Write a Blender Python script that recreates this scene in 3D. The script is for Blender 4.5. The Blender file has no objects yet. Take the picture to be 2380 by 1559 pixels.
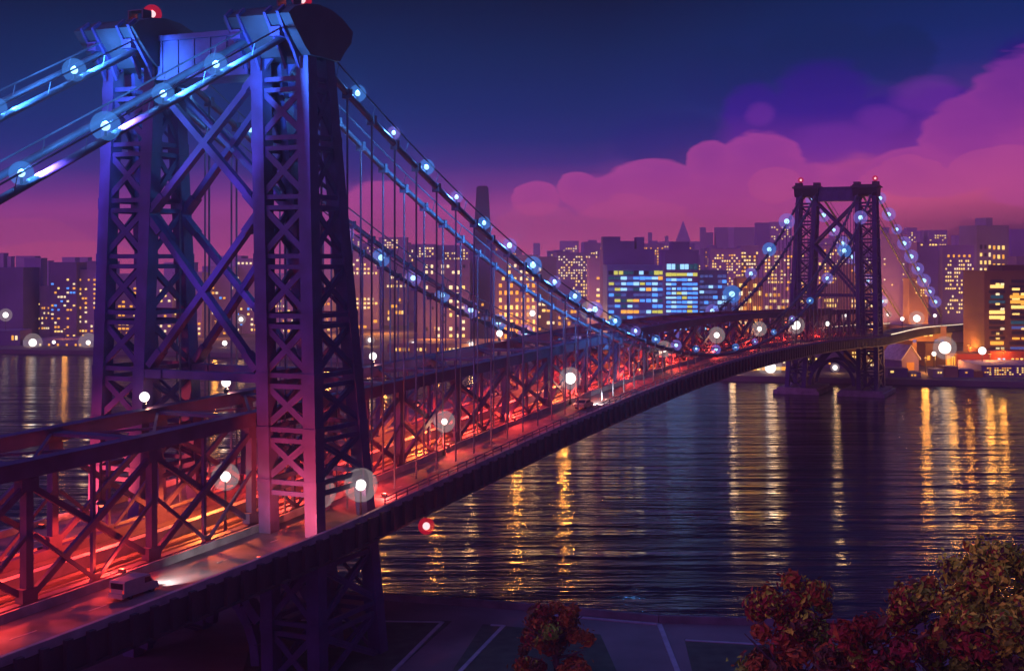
import bpy, math, random
from mathutils import Vector, Matrix
R = math.radians
rnd = random.Random(7)
S = bpy.context.scene
COL = S.collection
F = 3120.0            # focal length in picture units (picture 2379 wide)
CX, HY, ZC = 1189.5, 600.0, 47.0

def srgb(r, g, b):
    f = lambda c: (c/255/12.92) if c/255 <= .04045 else ((c/255+.055)/1.055)**2.4
    return (f(r), f(g), f(b), 1.0)

# ------------------------------------------------------------------ camera
cam = bpy.data.cameras.new('camera'); co = bpy.data.objects.new('camera', cam); COL.objects.link(co)
co.location = (0, 0, ZC); co.rotation_euler = (R(90), 0, 0)
cam.sensor_width = 36; cam.lens = 36*F/2379; cam.shift_y = -(779.5-HY)/2379
cam.clip_start = .5; cam.clip_end = 20000
S.camera = co
S.view_settings.view_transform = 'Standard'; S.view_settings.look = 'None'
S.view_settings.exposure = 0; S.view_settings.gamma = 1
S.render.engine = 'CYCLES'
S.cycles.use_denoising = True
S.cycles.max_bounces = 6; S.cycles.diffuse_bounces = 2; S.cycles.glossy_bounces = 3
S.cycles.transparent_max_bounces = 24
S.cycles.sample_clamp_indirect = 3
S.cycles.volume_bounces = 0

# ------------------------------------------------------------------ sky (dusk gradient with round clouds)
world = bpy.data.worlds.new('World'); S.world = world; world.use_nodes = True
WT = world.node_tree; WN = WT.nodes; WL = WT.links
for n in list(WN): WN.remove(n)
def wm(op, a, b=None, c=None, clamp=False):
    n = WN.new('ShaderNodeMath'); n.operation = op; n.use_clamp = clamp
    for i, v in enumerate((a, b, c)):
        if v is None: continue
        if isinstance(v, (int, float)): n.inputs[i].default_value = v
        else: WL.new(v, n.inputs[i])
    return n.outputs[0]
def wramp(fac, stops, scale=1.0):
    n = WN.new('ShaderNodeValToRGB'); e = n.color_ramp.elements
    WL.new(fac, n.inputs[0])
    while len(e) < len(stops): e.new(.5)
    for i, (p, c) in enumerate(stops):
        e[i].position = p; e[i].color = srgb(*c)
    return n.outputs[0]
def wmix(f, a, b):
    n = WN.new('ShaderNodeMix'); n.data_type = 'RGBA'
    for v, k in ((f, 0), (a, 6), (b, 7)):
        if isinstance(v, (int, float)): n.inputs[k].default_value = v
        elif isinstance(v, tuple): n.inputs[k].default_value = v
        else: WL.new(v, n.inputs[k])
    return n.outputs[2]
tc = WN.new('ShaderNodeTexCoord'); sx = WN.new('ShaderNodeSeparateXYZ')
nrm = WN.new('ShaderNodeVectorMath'); nrm.operation = 'NORMALIZE'
WL.new(tc.outputs['Generated'], nrm.inputs[0]); WL.new(nrm.outputs[0], sx.inputs[0])
AZ = wm('ARCTAN2', sx.outputs[0], sx.outputs[1]); EL = wm('ARCSINE', sx.outputs[2])
noi = WN.new('ShaderNodeTexNoise'); noi.inputs['Scale'].default_value = 7; noi.inputs['Detail'].default_value = 4
mp = WN.new('ShaderNodeMapping'); mp.inputs['Scale'].default_value = (1, 1, 5)
WL.new(nrm.outputs[0], mp.inputs[0]); WL.new(mp.outputs[0], noi.inputs[0])
NZ = wm('SUBTRACT', noi.outputs[0], .5)
noi2 = WN.new('ShaderNodeTexNoise'); noi2.inputs['Scale'].default_value = 30; noi2.inputs['Detail'].default_value = 8; WL.new(mp.outputs[0], noi2.inputs[0])
RAG = wm('MULTIPLY', wm('SUBTRACT', noi2.outputs[0], .5), .75)
side = wm('SMOOTH_MIN', wm('MAXIMUM', wm('MULTIPLY', wm('SUBTRACT', AZ, .06), .2), 0), .06, .02)
left = wm('MULTIPLY', wm('MAXIMUM', wm('MULTIPLY', AZ, -1), 0), .02)
ELE = wm('ADD', wm('SUBTRACT', EL, wm('SUBTRACT', side, left)), wm('MULTIPLY', NZ, .014))
base = wramp(wm('MULTIPLY_ADD', ELE, 2.0, .2), [(0, (26, 12, 34)), (.13, (120, 48, 96)), (.195, (205, 82, 138)), (.225, (186, 72, 144)), (.275, (164, 64, 144)),
    (.305, (112, 50, 136)), (.34, (60, 42, 126)), (.375, (26, 40, 114)), (.42, (13, 38, 102)), (.50, (7, 33, 82)),
    (.585, (4, 21, 54)), (.75, (5, 12, 34)), (1, (4, 8, 22))])
def pxdir(x, y):
    dx = (x-CX)/F; dz = (HY-y)/F
    return math.atan(dx), math.atan(dz/math.sqrt(1+dx*dx))
def discs(lst, soft):
    out = None
    for (x, y, rx, ry) in lst:
        a, e = pxdir(x, y)
        da = wm('MULTIPLY', wm('SUBTRACT', AZ, a), F/rx); de = wm('MULTIPLY', wm('SUBTRACT', EL, e), F/ry)
        q = wm('ADD', wm('MULTIPLY_ADD', da, da, RAG), wm('MULTIPLY', de, de))
        m = wm('MULTIPLY', wm('SUBTRACT', 1, q), 1/soft, clamp=True)
        out = m if out is None else wm('MAXIMUM', out, m)
    return out
ely = lambda y: .2+2*(HY-y)/F
E2 = wm('MULTIPLY_ADD', EL, 2.0, .2)
navyc = wramp(E2, [(ely(330), (24, 34, 116)), (ely(120), (7, 34, 84))])
col = wmix(wm('MULTIPLY', discs([(1679, 180, 110, 76), (1560, 330, 150, 70), (2087, 130, 90, 70), (1900, 130, 150, 90), (700, 380, 200, 60)], .35), .6), base, navyc)
backc = wramp(E2, [(ely(420), (146, 54, 152)), (ely(350), (102, 38, 146)), (ely(270), (52, 26, 138)), (ely(130), (28, 26, 112))])
col = wmix(wm('MULTIPLY', discs([(1755, 262, 82, 74), (1912, 232, 128, 100), (2060, 290, 120, 90), (2379, 165, 80, 84), (1845, 320, 190, 80), (2200, 260, 150, 60)], .5), .9), col, backc)
col = wmix(wm('MULTIPLY', discs([(1766, 268, 40, 30), (2151, 225, 92, 50), (2050, 280, 70, 40), (1950, 330, 130, 50), (2240, 300, 120, 80)], .7), .5), col, srgb(112, 44, 156))
frontc = wramp(E2, [(ely(590), (205, 82, 138)), (ely(520), (190, 72, 146)), (ely(400), (176, 68, 150)), (ely(300), (160, 62, 152)), (ely(170), (118, 46, 146))])
FRL = ([(1766, 396, 108, 94), (1650, 385, 62, 60), (1520, 430, 130, 62), (1342, 440, 52, 44), (1245, 462, 60, 44), (1410, 460, 90, 50), (890, 505, 110, 86), (1000, 520, 90, 50),
    (2400, 300, 160, 180), (2285, 330, 140, 112), (2160, 400, 150, 60), (2157, 380, 36, 34), (1620, 470, 240, 90), (1880, 470, 160, 90), (150, 600, 170, 40)])
fr = discs(FRL, .2); frs = discs(FRL, 1.3)
frd = wramp(E2, [(ely(590), (196, 76, 138)), (ely(470), (168, 62, 144)), (ely(360), (138, 50, 148)), (ely(200), (98, 38, 142))])
frontc = wmix(wm('MULTIPLY', frs, .75), frontc, frd)
col = wmix(wm('MULTIPLY', fr, .85), col, frontc)
fr3 = discs([(1700, 420, 90, 50), (1830, 405, 80, 40), (2230, 300, 90, 70), (2330, 250, 70, 60), (1560, 415, 60, 36), (2050, 410, 110, 40), (1380, 430, 70, 30), (940, 470, 90, 40)], .5)
col = wmix(wm('MULTIPLY', fr3, .35), col, frd)
fr2 = discs([(1475, 583, 175, 128), (2110, 470, 120, 100), (1800, 430, 60, 42), (1250, 560, 110, 90), (2330, 430, 130, 86), (60, 600, 160, 90)], .04)
col = wmix(wm('MULTIPLY', fr2, .16), col, srgb(226, 96, 140))
# unseen violet sky lobe behind and left, added to fill facades and tower
dt = WN.new('ShaderNodeVectorMath'); dt.operation = 'DOT_PRODUCT'; WL.new(nrm.outputs[0], dt.inputs[0]); dt.inputs[1].default_value = Vector((-.80, -.58, .18)).normalized()
glow = wm('POWER', wm('MAXIMUM', dt.outputs['Value'], 0), 3.0)
gsc = WN.new('ShaderNodeVectorMath'); gsc.operation = 'SCALE'; gsc.inputs[0].default_value = (.92, .2, 1.2); WL.new(glow, gsc.inputs[3])
ovh = wm('MULTIPLY', wm('MAXIMUM', wm('SUBTRACT', EL, .35), 0), .22)  # overhead blue boost, added to light upward-facing surfaces
osc = WN.new('ShaderNodeVectorMath'); osc.operation = 'SCALE'; osc.inputs[0].default_value = (.14, .34, 1.7); WL.new(ovh, osc.inputs[3])
ad = WN.new('ShaderNodeVectorMath'); ad.operation = 'ADD'; WL.new(gsc.outputs[0], ad.inputs[0]); WL.new(osc.outputs[0], ad.inputs[1])
ad2 = WN.new('ShaderNodeVectorMath'); ad2.operation = 'ADD'; WL.new(ad.outputs[0], ad2.inputs[0]); WL.new(col, ad2.inputs[1]); col = ad2.outputs[0]
bg = WN.new('ShaderNodeBackground'); bg.inputs[1].default_value = 1.1
WL.new(col, bg.inputs[0]); wo = WN.new('ShaderNodeOutputWorld'); WL.new(bg.outputs[0], wo.inputs[0])

# ------------------------------------------------------------------ materials
MATS = {}
def mat(name, c, rough=.6, metal=0.0, noise=.25, nscale=.6, spec=.4):
    if name in MATS: return MATS[name]
    m = bpy.data.materials.new(name); m.use_nodes = True; nt = m.node_tree; b = nt.nodes['Principled BSDF']
    b.inputs['Roughness'].default_value = rough; b.inputs['Metallic'].default_value = metal
    b.inputs['Specular IOR Level'].default_value = spec
    t = nt.nodes.new('ShaderNodeTexCoord'); n = nt.nodes.new('ShaderNodeTexNoise')
    n.inputs['Scale'].default_value = nscale; n.inputs['Detail'].default_value = 5
    nt.links.new(t.outputs['Object'], n.inputs['Vector'])
    r = nt.nodes.new('ShaderNodeValToRGB'); nt.links.new(n.outputs[0], r.inputs[0])
    r.color_ramp.elements[0].position = .3; r.color_ramp.elements[1].position = .7
    r.color_ramp.elements[0].color = tuple(x*(1-noise) for x in c[:3])+(1,)
    r.color_ramp.elements[1].color = tuple(min(1, x*(1+noise)) for x in c[:3])+(1,)
    nt.links.new(r.outputs[0], b.inputs['Base Color'])
    MATS[name] = m; return m
def emit(name, c, s, sample=False):
    if name in MATS: return MATS[name]
    m = bpy.data.materials.new(name); m.use_nodes = True; nt = m.node_tree
    b = nt.nodes['Principled BSDF']; b.inputs['Base Color'].default_value = (c[0]*.3, c[1]*.3, c[2]*.3, 1)
    b.inputs['Emission Color'].default_value = (*c[:3], 1); b.inputs['Emission Strength'].default_value = s
    if not sample: m.cycles.emission_sampling = 'NONE'
    MATS[name] = m; return m
def halo_mat(name, c, s, a):  # translucent emissive shell that models a lamp's glow halo
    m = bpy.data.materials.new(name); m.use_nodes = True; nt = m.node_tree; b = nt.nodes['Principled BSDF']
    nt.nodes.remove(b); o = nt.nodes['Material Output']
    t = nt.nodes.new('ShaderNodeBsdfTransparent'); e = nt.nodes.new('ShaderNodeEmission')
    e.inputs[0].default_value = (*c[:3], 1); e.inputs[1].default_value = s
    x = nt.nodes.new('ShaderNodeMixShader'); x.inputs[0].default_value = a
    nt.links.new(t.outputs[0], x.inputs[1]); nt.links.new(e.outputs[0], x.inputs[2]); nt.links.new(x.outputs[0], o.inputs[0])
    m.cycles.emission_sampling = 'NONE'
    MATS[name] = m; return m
STEEL = mat('painted_steel', (.075, .048, .105), .55, 0, .3, .35)
TOWERP = mat('violet_tower_paint', (.050, .032, .125), .55, 0, .35, .35)
STEELD = mat('dark_steel', (.035, .033, .042), .5, 0, .3, .35)
CABLE = mat('cable_steel', (.09, .11, .15), .5, .1, .25, .4)
ROAD = mat('asphalt', (.15, .12, .12), .75, 0, .45, .25)
CONC = mat('concrete', (.28, .25, .26), .8, 0, .3, .5)
RAIL = mat('rail_steel', (.55, .45, .35), .25, .9, .2, 1)
W = {'y': emit('window_yellow', (1, .64, .17), 1.7), 'c': emit('window_cream', (1, .78, .42), 1.5), 'o': emit('window_orange', (1, .42, .05), 1.35),
     'b': emit('window_blue', (.08, .32, 1), 1.5), 'l': emit('window_pale_blue', (.34, .68, 1), 1.45), 't': emit('window_teal', (.01, .10, .16), .6),
     'd': mat('window_dark', (.03, .03, .06), .15, 0, .2, .1), 'v': emit('window_dim_blue', (.10, .14, .50), .6), 'g': emit('window_lime', (.85, .80, .12), .9)}
BLUEB = emit('blue_bulb', (.35, .70, 1), 3.0); WHITEB = emit('white_bulb', (1, .93, .88), 2.6); REDB = emit('red_bulb', (1, .75, .78), 2.2)
BLUEG = halo_mat('blue_glow_halo', (.07, .28, .95), .85, .34); VIOG = halo_mat('violet_glow_halo', (.30, .22, .95), .8, .28)
WHITEG = halo_mat('white_glow_halo', (.9, .70, .72), .55, .22); REDG = halo_mat('red_dome_halo', (.9, .01, .04), .55, .5)  # glow shells; the red one also serves as beacon dome

# ------------------------------------------------------------------ mesh helper
class MB:
    def __init__(s): s.v = []; s.f = []; s.mi = []; s.m = 0
    def add(s, vs, fs):
        o = len(s.v); s.v += [tuple(v) for v in vs]; s.f += [tuple(i+o for i in f) for f in fs]; s.mi += [s.m]*len(fs)
    def box(s, x0, x1, y0, y1, z0, z1):
        s.add([(x, y, z) for x in (x0, x1) for y in (y0, y1) for z in (z0, z1)],
              [(0, 1, 3, 2), (4, 6, 7, 5), (0, 4, 5, 1), (2, 3, 7, 6), (0, 2, 6, 4), (1, 5, 7, 3)])
    def beam(s, p, q, w, h, side=None, w2=None, h2=None):
        p = Vector(p); q = Vector(q); d = (q-p).normalized()
        if side is None:
            side = d.cross(Vector((0, 0, 1)))
            if side.length < .01: side = Vector((1, 0, 0))
        side = Vector(side); side = (side - d*side.dot(d)).normalized(); up = side.cross(d)
        vs = []
        for c, ww, hh in ((p, w, h), (q, w2 or w, h2 or h)):
            for a, b in ((-1, -1), (1, -1), (1, 1), (-1, 1)): vs.append(c+side*(a*ww/2)+up*(b*hh/2))
        s.add(vs, [(0, 1, 2, 3), (7, 6, 5, 4), (0, 4, 5, 1), (1, 5, 6, 2), (2, 6, 7, 3), (3, 7, 4, 0)])
    def prism(s, pts, ext):           # closed polygon (list of 3D) extruded by vector
        n = len(pts); e = Vector(ext)
        s.add([Vector(p) for p in pts]+[Vector(p)+e for p in pts],
              [tuple(range(n))[::-1], tuple(range(n, 2*n))]+[(i, (i+1) % n, n+(i+1) % n, n+i) for i in range(n)])
    def tube(s, pts, r, n=8):
        vs = []; fs = []
        for i, p in enumerate(pts):
            p = Vector(p); a = Vector(pts[max(0, i-1)]); b = Vector(pts[min(len(pts)-1, i+1)]); d = (b-a).normalized()
            sd = d.cross(Vector((0, 0, 1)))
            if sd.length < .01: sd = Vector((1, 0, 0))
            sd.normalize(); up = sd.cross(d); rr = r[i] if isinstance(r, (list, tuple)) else r
            for k in range(n):
                t = 2*math.pi*k/n; vs.append(p+sd*(rr*math.cos(t))+up*(rr*math.sin(t)))
        for i in range(len(pts)-1):
            for k in range(n):
                k2 = (k+1) % n; fs.append((i*n+k, i*n+k2, (i+1)*n+k2, (i+1)*n+k))
        fs.append(tuple(range(n))[::-1]); fs.append(tuple((len(pts)-1)*n+k for k in range(n)))
        s.add(vs, fs)
    def ball(s, c, r, seg=14, rings=9, sq=1):
        vs = [(c[0], c[1], c[2]+r*sq)]; fs = []
        for i in range(1, rings):
            a = math.pi*i/rings
            for k in range(seg):
                b = 2*math.pi*k/seg; vs.append((c[0]+r*math.sin(a)*math.cos(b), c[1]+r*math.sin(a)*math.sin(b), c[2]+r*sq*math.cos(a)))
        vs.append((c[0], c[1], c[2]-r*sq)); L = len(vs)-1
        for k in range(seg): fs.append((0, 1+k, 1+(k+1) % seg)); fs.append((L, L-seg+(k+1) % seg, L-seg+k))
        for i in range(rings-2):
            for k in range(seg):
                a = 1+i*seg+k; b = 1+i*seg+(k+1) % seg; fs.append((a, a+seg, b+seg, b))
        s.add(vs, fs)
    def mesh(s, name, mats):
        me = bpy.data.meshes.new(name); me.from_pydata(s.v, [], s.f)
        for m in (mats if isinstance(mats, (list, tuple)) else [mats]): me.materials.append(m)
        if any(s.mi): me.polygons.foreach_set('material_index', s.mi)
        me.update(); return me
    def build(s, name, mats, parent=None, smooth=False):
        me = s.mesh(name, mats)
        if smooth: me.polygons.foreach_set('use_smooth', [True]*len(me.polygons))
        return link(bpy.data.objects.new(name, me), parent)
def link(o, parent=None):
    COL.objects.link(o)
    if parent is not None: o.parent = parent
    return o
def thing(name, loc=(0, 0, 0), rz=0.0):
    o = bpy.data.objects.new(name, None); COL.objects.link(o); o.location = loc; o.rotation_euler = (0, 0, rz); return o
def tag(o, label, cat, group=None):
    o['label'] = label; o['category'] = cat
    if group: o['group'] = group
    return o
def struct(o, kind='structure'): o['kind'] = kind; return o
def copyof(o, parent=None):
    c = o.copy(); return link(c, parent)
def P(x, y, d): return Vector(((x-CX)*d/F, d, ZC-(y-HY)*d/F))
def G(x, y, z=2.0):
    d = (ZC-z)*F/(y-HY); return Vector(((x-CX)*d/F, d, z))
ORD = ['', 'first', 'second', 'third', 'fourth', 'fifth', 'sixth', 'seventh', 'eighth', 'ninth', 'tenth', 'eleventh', 'twelfth', 'thirteenth', 'fourteenth', 'fifteenth',
       'sixteenth', 'seventeenth', 'eighteenth', 'nineteenth', 'twentieth']
def ordn(i):
    if i <= 20: return ORD[i]
    return {20: 'twenty', 30: 'thirty', 40: 'forty'}[i//10*10]+('-'+ORD[i % 10] if i % 10 else 'th') if i % 10 else {20: 'twentieth', 30: 'thirtieth', 40: 'fortieth'}[i]
def light(name, loc, c, watts, parent=None, r=.4, kind='POINT', aim=None, spot=60, blend=.6):
    l = bpy.data.lights.new(name, kind); l.color = c; l.energy = watts; l.shadow_soft_size = r
    o = bpy.data.objects.new(name, l); COL.objects.link(o); o.location = loc
    if kind == 'SPOT':
        l.spot_size = R(spot); l.spot_blend = blend
        o.rotation_euler = Vector(aim).to_track_quat('-Z', 'Y').to_euler()
    if parent is not None: o.parent = parent
    return o

# ------------------------------------------------------------------ bridge frame: local x = along span (t), y = across (s, away from camera), z up
BANG = math.atan2(F, 1431)
A = Vector((math.cos(BANG), math.sin(BANG), 0)); PV = Vector((-math.sin(BANG), math.cos(BANG), 0)); O0 = Vector((-21.75, 143, 0))
def BW(t, s, z): return O0+A*t+PV*s+Vector((0, 0, z))
CAMB = [(-140, -1.2), (-45, -.6), (0, .5), (23, 1.9), (73, 4.8), (130, 7.0), (177, 7.5), (247, 6.4), (300, 4.6), (358, 2.2), (450, .6), (600, -4.6), (760, -9)]
TOPC = [(-140, 28.6), (-36, 29.4), (0, 30.2), (69, 31.9), (130, 33.3), (200, 33.2), (292, 30.9), (358, 28.9), (400, 27.8)]
def interp(tab, t):
    for i, ((a, za), (b, zb)) in enumerate(zip(tab, tab[1:])):
        if t <= b:
            u = (t-a)/(b-a); p = tab[max(0, i-1)]; j = tab[min(len(tab)-1, i+2)]; L = b-a
            m0 = (zb-p[1])/(b-p[0]); m1 = (j[1]-za)/(j[0]-a)
            return (2*u**3-3*u*u+1)*za+(u**3-2*u*u+u)*m0*L+(3*u*u-2*u**3)*zb+(u**3-u*u)*m1*L
    return tab[-1][1]
def deck(t): return 17+interp(CAMB, t)
def top(t): return interp(TOPC, t)
SPAN = 360.0; PAN = SPAN/22
bridge = thing('suspension_bridge', O0, BANG)
tag(bridge, 'long steel suspension bridge with two lattice towers crossing the river, lit red and blue', 'bridge')

def strip(mb, t0, t1, s0, s1, za, zb, step=8.0, fn=None):
    """long box following the deck curve"""
    n = max(1, round((t1-t0)/step)); vs = []; fs = []
    for i in range(n+1):
        t = t0+(t1-t0)*i/n; d = (fn or deck)(t)
        vs += [(t, s0, d+za), (t, s1, d+za), (t, s1, d+zb), (t, s0, d+zb)]
    for i in range(n):
        o = i*4
        for k in range(4): fs.append((o+k, o+(k+1) % 4, o+4+(k+1) % 4, o+4+k))
    fs += [(3, 2, 1, 0), (n*4, n*4+1, n*4+2, n*4+3)]
    mb.add(vs, fs)

# ---- towers
LEV = [66.3, 60.0, 53.6, 47.2, 40.8, 34.4, 28.6, 23.0, 15.2, 8.0, 1.2]
def tower(t0, flip, zbase):
    tt = (lambda t: t0-t) if flip else (lambda t: t0+t)
    def corner(leg, inner, far, z):
        k = (69-z)/52
        s = (-1.7*k if leg == 0 else 1.7*k) + ([[0, 7.4], [27.8, 20.4]][leg][inner])
        t = (5.2+6.3*k) if far else -.8*k
        return Vector((tt(t), s, z))
    root = MB()                                     # portal beam, then every brace as a piece of its own
    q = lambda s, z, far: Vector((tt((5.2+6.3*(69-z)/52)-.8 if far else -.8*(69-z)/52+.8), s, z))
    a, b = sorted((tt(.2), tt(5)))
    root.box(a, b, 7.6, 20.2, 67.6, 71.4); root.box(a-.3, b+.3, 7.7, 20.1, 71.4, 72.0); root.box(a-.3, b+.3, 7.7, 20.1, 67.0, 67.6)
    for i in range(6):
        s = 8.4+i*2.2; root.box(a-.15, b+.15, s, s+.3, 67.6, 71.4)
    fr = root.build('tower_frame', TOWERP, bridge)
    def brace(p0, p1, w, h):
        k = MB(); k.beam(p0, p1, w, h); d = (p1-p0).normalized()
        k.beam(p0-d*.2, p0+d*2.2, w+.5, h+.06); k.beam(p1-d*2.2, p1+d*.2, w+.5, h+.06); k.build('cross_brace', TOWERP, fr)
    for far in (0, 1):
        for (za, zb) in ((67, 52.5), (51.5, 35)):
            brace(q(6.8, za, far), q(21.0, zb, far), .9, .7); brace(q(6.6, zb, far), q(21.2, za, far), .9, .74)
        brace(q(6.4, 34, far), q(21.4, 34, far), 1.0, .9)
        pts = []
        for i in range(13):
            an = math.pi*i/12; pts.append((13.9-7.6*math.cos(an), 3+8.5*math.sin(an)))
        k = MB()
        for (s0, z0), (s1, z1) in zip(pts, pts[1:]):
            tq = q(0, 8, far).x; k.beam((tq, s0, z0), (tq, s1, z1), 1.0, 1.1, side=(1, 0, 0))
        k.build('arch', TOWERP, fr)
        brace(q(6, 8, far), q(13.2, 16, far), .9, 1.1); brace(q(21.8, 8, far), q(14.6, 16, far), .9, 1.1)
    # columns
    for leg in (0, 1):
        for inner in (0, 1):
            for far in (0, 1):
                m = MB(); zs = [69, 40, 17, zbase]
                w = 1.5; h = 1.7
                sgn = (1 if leg == 0 else -1)*(1 if not inner else -1); tg = -1 if far else 1
                for za, zb in zip(zs, zs[1:]):
                    pa = corner(leg, inner, far, za)+Vector(((-tg if flip else tg)*h/2, sgn*w/2, 0)); pb = corner(leg, inner, far, zb)+Vector(((-tg if flip else tg)*h/2, sgn*w/2, 0))
                    m.beam(pa, pb, h, w, side=(1, 0, 0))
                for z in LEV:                      # splice plates
                    if z > zbase:
                        c = corner(leg, inner, far, z)+Vector(((-tg if flip else tg)*h/2, sgn*w/2, 0))
                        m.box(c.x-h/2-.06, c.x+h/2+.06, c.y-w/2-.06, c.y+w/2+.06, z-1.0, z+.3)
                m.build('column', TOWERP, fr)
        # lattice faces
        for face in range(4):
            m = MB()
            def edge(z, e):
                if face == 0: c = corner(leg, e, 0, z); c.x += (-.5 if flip else .5); c.y += (1.3 if (e == 0) == (leg == 0) else -1.3)
                elif face == 1: c = corner(leg, e, 1, z); c.x += (.5 if flip else -.5); c.y += (1.3 if (e == 0) == (leg == 0) else -1.3)
                else:
                    c = corner(leg, face-2, e, z); dx = 1.5 if e == 0 else -1.5; c.x += -dx if flip else dx
                    c.y += (.4 if (face == 2) == (leg == 0) else -.4)
                return c
            sd = (1, 0, 0) if face < 2 else (0, 1, 0)
            for i, z in enumerate(LEV):
                if z < zbase+1: continue
                for dz in (0, -1.15):
                    m.beam(edge(z+dz, 0), edge(z+dz, 1), .35, .5, side=sd)
                if i+1 < len(LEV):
                    zn = max(LEV[i+1], zbase+.3)
                    if 16.5 > zn and z > 17.5 and face >= 0: zn = max(zn, 21.4) if False else zn
                    if z == 23.0: m.build('lattice', TOWERP, fr); m = MB(); continue          # roadway passes through here
                    for dd in ((0, .8) if face != 1 else (0,)):
                        m.beam(edge(z-1.6+dd*.55, 0), edge(zn+.4+dd*.55, 1), .22, .34, side=sd)
                        m.beam(edge(z-1.6+dd*.55, 1), edge(zn+.4+dd*.55, 0), .26, .34, side=sd)
            if m.v: m.build('lattice', TOWERP, fr)
            m = MB()                               # arch head between z 66.3 and 69.3
            p0 = edge(66.4, 0); p1 = edge(66.4, 1); hz = 3.0; n = 10; poly = []
            for j in range(n+1):
                an = math.pi*j/n; u = .5-.5*math.cos(an); c = p0.lerp(p1, u); c.z = 66.4+hz*.86*math.sin(an); poly.append(c)
            outer = [p1+Vector((0, 0, hz)), p0+Vector((0, 0, hz))]
            for j in range(n):
                a0, a1 = poly[j], poly[j+1]; t0_ = Vector((a0.x, a0.y, 66.4+hz)); t1_ = Vector((a1.x, a1.y, 66.4+hz))
                m.prism([a0, a1, t1_, t0_], Vector(sd)*.4)
            m.build('arch_head', TOWERP, fr)
    # caps: profile in (t,z) extruded over s
    for leg, (s0, s1) in enumerate(((-.5, 7.9), (19.9, 28.3))):
        m = MB()
        prof = [(-.2, 68.6), (-1.2, 69.3), (-3.0, 71.0), (-4.3, 72.4), (-3.2, 73.2), (-1, 73.9), (1.5, 74.2), (4, 74.0), (6.2, 73.4), (8.4, 72.3), (8.0, 70.9), (6.8, 69.9), (5.6, 68.6)]
        if flip: prof = [(-.2, 68.6), (-1.0, 69.6), (-1.6, 71), (-2, 72.6), (6.8, 72.6), (6.4, 71), (5.9, 69.6), (5.2, 68.6)]
        m.prism([(tt(t), s0, z) for t, z in prof], (0, s1-s0, 0))
        if flip:
            for sc in (s0+1, s1-1): m.box(tt(4.4), tt(.6), sc-1, sc+1, 72.6, 73.7)
            m.box(tt(7.2), tt(-2.4), s0-.5, s1+.5, 71.6, 72.2)
        cap = m.build('tower_cap', STEELD, fr)
        if not flip:
            for sc in ((1.6, 6.6) if leg == 0 else (21.2, 26.2)):
                k = MB()
                for ds in (-.8, .8):
                    k.prism([(tt(-.6), sc+ds-.16, 67.2), (tt(-1.5), sc+ds-.16, 68.8), (tt(-3.3), sc+ds-.16, 70.8), (tt(-4.6), sc+ds-.16, 72.6), (tt(-3.4), sc+ds-.16, 73.5), (tt(-2.2), sc+ds-.16, 71.6), (tt(-.6), sc+ds-.16, 69)], (0, .32, 0))
                k.box(tt(-3.8), tt(-1.6), sc-.62, sc+.62, 70.2, 71.2)
                k.build('saddle', TOWERP, cap)
            k = MB()
            k.box(tt(.5), tt(2), s0+2.6, s0+2.8, 73.9, 75.2); k.box(tt(.5), tt(2), s0+4.6, s0+4.8, 73.9, 75.2); k.box(tt(.5), tt(2), s0+2.6, s0+4.8, 75.2, 75.35)
            k.build('railing', STEELD, cap)
tower(0, False, 1.0)
tower(SPAN, True, -3.0)
m = MB()
for s0, s1 in ((-5, 11), (17, 33)): m.box(SPAN-18, SPAN+6, s0, s1, -4, 1.2); m.box(SPAN-17, SPAN+5, s0+1, s1-1, 1.2, 2.0)
m.build('tower_pier', CONC, bridge)

# ---- cables
CS = [1.8, 6.6, 21.2, 26.0]
def cz(t):
    if t < 0: return 71.2+.476*t
    if t <= SPAN: return 25.6+45.6*((t-SPAN/2)/(SPAN/2))**2
    return 71.2-.275*(t-SPAN)
for ci, s in enumerate(CS):
    m = MB(); ts = [-112, -3]+[SPAN*i/60 for i in range(0, 61)]+[SPAN+3, SPAN+190]
    ts = sorted(ts); m.tube([(t, s, cz(t)) for t in ts], .38, 8)
    cab = m.build('main_cable', CABLE, bridge, True)
    m = MB()
    for ds in (-.7,): m.tube([(t, s+ds, cz(t)+1.5) for t in ts], .10, 5)
    for t in range(-104, 548, 8): m.tube([(t, s-.7, cz(t)+1.5), (t, s-.35, cz(t)+.2)], .05, 4)
    m.build('hand_rope', CABLE, cab)
    n = 66 if ci in (0, 3) else 66
    for i in range(1, n):
        t = SPAN*i/n
        zt = cz(t); sb = s
        zb = deck(t)+.2
        if zt-zb < 2.5 or t < 4 or t > SPAN-4: continue
        k = MB()
        k.beam((t, s, zt), (t, s, zb), .17, .17)
        k.box(t-.3, t+.3, s-.52, s+.52, zt-.6, zt+.5)
        k.build('hanger', CABLE, cab)

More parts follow.
